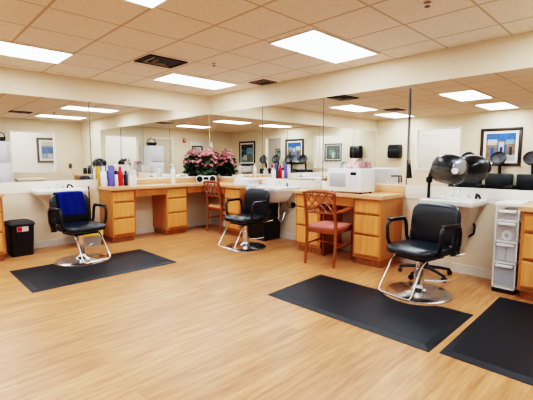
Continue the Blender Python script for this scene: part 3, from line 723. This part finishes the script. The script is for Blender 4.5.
for k in range(2):
    o = MB_().box(-.035, .035, -.14, .14, 0, .15, bev=.003, m=M['carton']).build('small_carton'); o.location = (-.235, -5.165 - .08 * k, .309); o.rotation_euler = (0, 0, -PI / 2)
    tag(o, ['pale carton next to the basin side in the third drawer of the plastic tower', 'pale carton next to the cabinet side in the third drawer of the plastic tower'][k], 'box', 'cartons in the plastic tower')
o = MB_().box(-.075, .075, -.15, .15, 0, .16, bev=.004, m=M['cartonb']).build('carton'); o.location = (-.22, -5.205, .064); o.rotation_euler = (0, 0, -PI / 2); tag(o, 'blue carton in the bottom drawer of the plastic tower', 'box')

# ------------------------------------------------------------------ things seen in the mirrors: left wall and front wall
def picture(label, loc, rotz, w, h, rects, frame, fw=.07, mount=.06, name='framed_picture'):
    t = thing(name, label, 'picture', loc, rotz, 'framed pictures'); f = MB_()   # faces local -Y, wall at y=0
    for a, b, c, e in ((-w / 2, w / 2, -h / 2, -h / 2 + fw), (-w / 2, w / 2, h / 2 - fw, h / 2), (-w / 2, -w / 2 + fw, -h / 2 + fw, h / 2 - fw), (w / 2 - fw, w / 2, -h / 2 + fw, h / 2 - fw)): f.box(a, b, -.03, 0, c, e, m=frame, bev=.004)
    f.build('frame', t); B(M['matb'])(-w / 2 + fw, w / 2 - fw, -.012, 0, -h / 2 + fw, h / 2 - fw).build('mount', t)
    pw, ph = w / 2 - fw - mount, h / 2 - fw - mount; p = MB_()
    for i, (u0, u1, v0, v1, m) in enumerate(rects): p.box(-pw + 2 * pw * u0, -pw + 2 * pw * u1, -.013 - .0004 * (i + 1), -.012, -ph + 2 * ph * v0, -ph + 2 * ph * v1, m=m)
    p.build('print', t); return t
street = [(0, 1, 0, 1, M['p_tan']), (0, 1, .72, 1, M['p_blue']), (.05, .32, .6, .76, M['p_sky']), (.62, .95, .58, .78, M['p_white']), (.3, .62, .25, .6, M['p_blue']), (.38, .56, .3, .68, M['p_white']), (.42, .52, .2, .5, M['p_dark']), (0, .3, 0, .22, M['p_white']), (.3, .7, 0, .16, M['p_sky']), (.7, 1, 0, .28, M['p_tan']), (.72, .84, .1, .5, M['p_blue']), (.1, .2, .2, .5, M['p_dark'])]
scape = [(0, 1, 0, 1, M['p_teal']), (0, 1, .7, 1, M['p_dark']), (.5, .95, .45, .8, M['p_sky']), (.1, .5, .1, .4, M['p_white']), (.55, .9, .05, .3, M['p_tan']), (.2, .4, .4, .7, M['p_green']), (0, .2, .3, .6, M['p_dark'])]
sea = [(0, 1, 0, 1, M['p_sky']), (0, 1, .3, .7, M['p_blue']), (0, 1, .78, 1, M['p_white']), (.1, .5, .05, .3, M['p_white'])]
green = [(0, 1, 0, 1, M['p_green']), (.2, .7, .3, .7, M['p_teal']), (.4, .6, .1, .5, M['p_white']), (.6, .9, .5, .9, M['p_dark'])]
picture('large dark-framed street scene picture above the dryer chairs', (XL, -3.39, 1.585), 90, .90, .93, street, M['frame'])
picture('dark-framed landscape picture seen in the mirror behind the folded towels', (XL, -6.05, 1.56), 90, 1.0, 1.0, scape, M['framel'])
picture('dark-framed blue seascape seen through the window in the left mirror', (-.63, YF - 1.38, 1.60), 180, .66, .84, sea, M['frame'], .07, .07)
picture('green picture in a dark frame seen through a window in the mirror', (XL - 1.38, -2.63, 1.565), 90, .80, .68, green, M['framel'], .05, .03)
picture('small dark-framed green picture behind the dryer hoods in the mirror', (XL - 1.38, -5.50, 1.56), 90, .42, .42, green, M['framel'], .04, .03)
picture('dark-framed picture seen above the pink roses in the mirror', (-5.42, YF - 1.38, 1.42), 180, .6, 1.0, sea, M['framel'])
t = thing('paper_towel_dispenser', 'black paper towel dispenser on the cream wall seen in the mirror', 'dispenser', (XL, -.67, 1.33), 90)
MB_().loft([rrect(-.17, .17, -.20, 0, 0, .03), rrect(-.19, .19, -.23, 0, .05, .04), rrect(-.19, .19, -.23, 0, .33, .04), rrect(-.17, .17, -.19, 0, .39, .04)], m=M['blk']).build('cover', t)
MB_().box(-.10, .10, -.235, -.22, .30, .34, bev=.004, m=M['blkm']).build('label_plate', t); MB_().box(-.12, .12, -.18, -.06, -.004, .002, m=M['towel']).build('paper_slot', t)
# dryer chairs along the left wall (front faces local -Y)
def dryer_chair(label, y):
    t = thing('dryer_chair', label, 'chair', (XL + .04, y, 0), 90, 'black dryer chairs along the wall')
    MB_().cushion((0, -.36, .43), .54, .52, .14, .2, .35, m=M['vinyl']).build('seat', t)
    MB_().box(-.30, .30, -.16, -.02, .40, .935, bev=.03, m=M['vinyl']).build('backrest', t)
    for s in (-1, 1):
        MB_().box(s * .30 - .035, s * .30 + .035, -.60, -.02, .32, .66, bev=.02, m=M['blk']).build('armrest', t)
        MB_().box(s * .28 - .02, s * .28 + .02, -.58, -.06, 0, .33, bev=.006, m=M['blkm']).build('leg_panel', t)
    MB_().box(-.25, .25, -.56, -.06, .06, .37, m=M['blkm']).build('base', t)
    MB_().tube([(0, -.06, .90), (0, -.08, 1.12), (0, -.12, 1.22)], .035, m=M['blk']).build('hood_pole', t)
    Tm = Matrix.Translation((0, -.24, 1.31)) @ R('X', 60)
    MB_().lathe([(.165, .04), (.17, 0), (.155, -.07), (.10, -.12), (.001, -.14)], m=M['hoodg'], n=24, T=Tm, cap=False).build('dryer_hood', t)
    MB_().lathe([(.16, .036), (.15, -.02), (.08, -.07), (.001, -.09)], m=M['hoodd'], n=24, T=Tm, cap=False).build('hood_lining', t)
    return t
M['hoodg'] = mat('grey_hood', (.22, .22, .23), .25, var=.05, alpha=.85); M['hoodd'] = mat('dark_hood_lining', (.09, .09, .10), .4, var=.2, scale=20)
dc = dryer_chair('black dryer chair nearest the paper towel dispenser', -2.75)
for y, l in ((-3.43, 'black dryer chair centred under the large street scene picture'), (-4.11, 'black dryer chair just past the street scene picture, away from the dispenser'), (-4.79, 'black dryer chair furthest from the paper towel dispenser')): dup(dc, l, (XL + .04, y, 0), 90)
# table with printer by the second picture
t = thing('side_table', 'dark wooden table with white printer seen only in the mirror', 'table', (XL + .36, -6.05, 0), 90)
MB_().box(-.55, .55, -.30, .30, .74, .77, bev=.004, m=M['deskw']).build('tabletop', t)
for sx in (-.5, .5):
    for sy in (-.26, .26): MB_().box(sx - .025, sx + .025, sy - .025, sy + .025, 0, .74, m=M['deskw']).build('leg', t)
t = thing('desk_printer', 'white printer with dark display on the dark wooden table', 'printer', (XL + .36, -5.8, .7705), 90)
MB_().box(-.22, .22, -.2, .2, 0, .26, bev=.02, m=M['white']).build('body', t); MB_().box(-.08, .08, -.204, -.199, .12, .2, m=M['screen']).build('display', t); MB_().box(-.16, .16, -.06, .16, .26, .33, bev=.01, m=M['blk']).build('paper_tray', t)
t = thing('table_phone', 'black telephone beside the printer on the dark wooden table', 'telephone', (XL + .36, -6.35, .7705), 90)
MB_().box(-.09, .09, -.1, .1, 0, .05, bev=.01, m=M['blk']).build('body', t); MB_().tube([(-.06, -.09, .07), (-.06, 0, .085), (-.06, .09, .07)], .02, m=M['blk']).build('handset', t)
# fridge and things on the front wall
t = thing('refrigerator', 'tall pale refrigerator beside the door seen in the left mirror', 'refrigerator', (-2.33, YF + .36, 0), 180)  # front local -Y
MB_().box(-.25, .25, -.30, .33, .02, 1.78, bev=.01, m=M['fridge']).build('body', t)
for z0, z1 in ((.05, 1.20), (1.215, 1.775)):
    d = MB_().box(-.25, .25, -.35, -.305, z0, z1, bev=.012, m=M['fridge']).build('door', t)
    MB_().box(-.22, -.19, -.385, -.35, max(z0 + .1, z1 - .5), z1 - .08, bev=.006, m=M['silver']).build('handle', d)
t = thing('black_basket', 'small black basket on top of the refrigerator', 'basket', (-2.30, YF + .36, 1.7805), 180)
MB_().loft([rrect(-.13, .13, -.09, .09, 0, .02), rrect(-.16, .16, -.12, .12, .12, .02), rrect(-.15, .15, -.11, .11, .12, .02), rrect(-.12, .12, -.08, .08, .01, .02)], m=M['blk']).build('body', t); MB_().tube([(-.15, 0, .12), (-.13, 0, .22), (0, 0, .27), (.13, 0, .22), (.15, 0, .12)], .014, m=M['blk']).build('handle', t)
t = thing('fire_alarm', 'red fire alarm on the wall above the door side, seen in the mirror', 'alarm', (-3.88, YF, 2.03), 180)
MB_().box(-.06, .06, -.05, 0, -.07, .09, bev=.008, m=M['red']).build('housing', t); MB_().box(-.03, .03, -.055, -.05, .0, .05, m=M['white']).build('strobe', t)
t = thing('light_switch', 'dark switch plate on the cream wall seen in the left mirror', 'switch', (-.37, YF, 1.08), 180)
MB_().box(-.05, .05, -.01, 0, -.08, .08, bev=.003, m=M['ventb']).build('plate', t); MB_().box(-.015, .015, -.016, -.01, -.03, .03, m=M['blk']).build('toggle', t)
t = thing('bench', 'low beige padded bench below the window seen in the left mirror', 'bench', (-1.58, YF + .36, 0), 180)
MB_().cushion((0, 0, .70), .75, .36, .10, .15, .4, m=mat('beige_pad', (.66, .58, .42), .8, var=.05)).build('pad', t)
for sx in (-.3, .3): MB_().box(sx - .03, sx + .03, -.15, .15, 0, .66, m=M['deskw']).build('leg', t)

# ------------------------------------------------------------------ light, camera
def area(name, loc, sx, sy, power, col=(1, .97, .93)):
    l = bpy.data.lights.new(name, 'AREA'); l.shape = 'RECTANGLE'; l.size = sx; l.size_y = sy; l.energy = power; l.color = col
    o = bpy.data.objects.new(name, l); C.objects.link(o); o.location = loc; return o
area('passage_lamp', (XL - .75, -2.8, H - .03), .6, 4.5, 22); area('passage_lamp', (-3.0, YF - .75, H - .03), 4.5, .6, 22)
w = bpy.data.worlds.new('world'); bpy.context.scene.world = w; w.use_nodes = True
w.node_tree.nodes['Background'].inputs[0].default_value = (1, .97, .92, 1); w.node_tree.nodes['Background'].inputs[1].default_value = .3
cam = bpy.data.cameras.new('camera'); co = bpy.data.objects.new('camera', cam); C.objects.link(co)
f, pitch, yaw, roll = 381.892, -.1027, .7965, .0002
fw = Vector((math.cos(yaw) * math.cos(pitch), math.sin(yaw) * math.cos(pitch), math.sin(pitch)))
rt = Vector((math.sin(yaw), -math.cos(yaw), 0)); up = rt.cross(fw)
mw = Matrix((rt, up, -fw)).transposed().to_4x4(); mw.translation = (-4.470, -6.153, 1.251); co.matrix_world = mw
cam.sensor_width = 36; cam.lens = f / 533 * 36; cam.clip_start = .05
S = bpy.context.scene; S.camera = co
S.view_settings.view_transform = 'Filmic'; S.view_settings.look = 'Very High Contrast'; S.view_settings.exposure = 1.24; S.view_settings.gamma = 1.0
try:
    S.cycles.use_denoising = True; S.cycles.max_bounces = 12; S.cycles.glossy_bounces = 8; S.cycles.diffuse_bounces = 5; S.cycles.sample_clamp_indirect = 6; S.cycles.sample_clamp_direct = 2.4; S.cycles.caustics_reflective = True
except Exception: pass
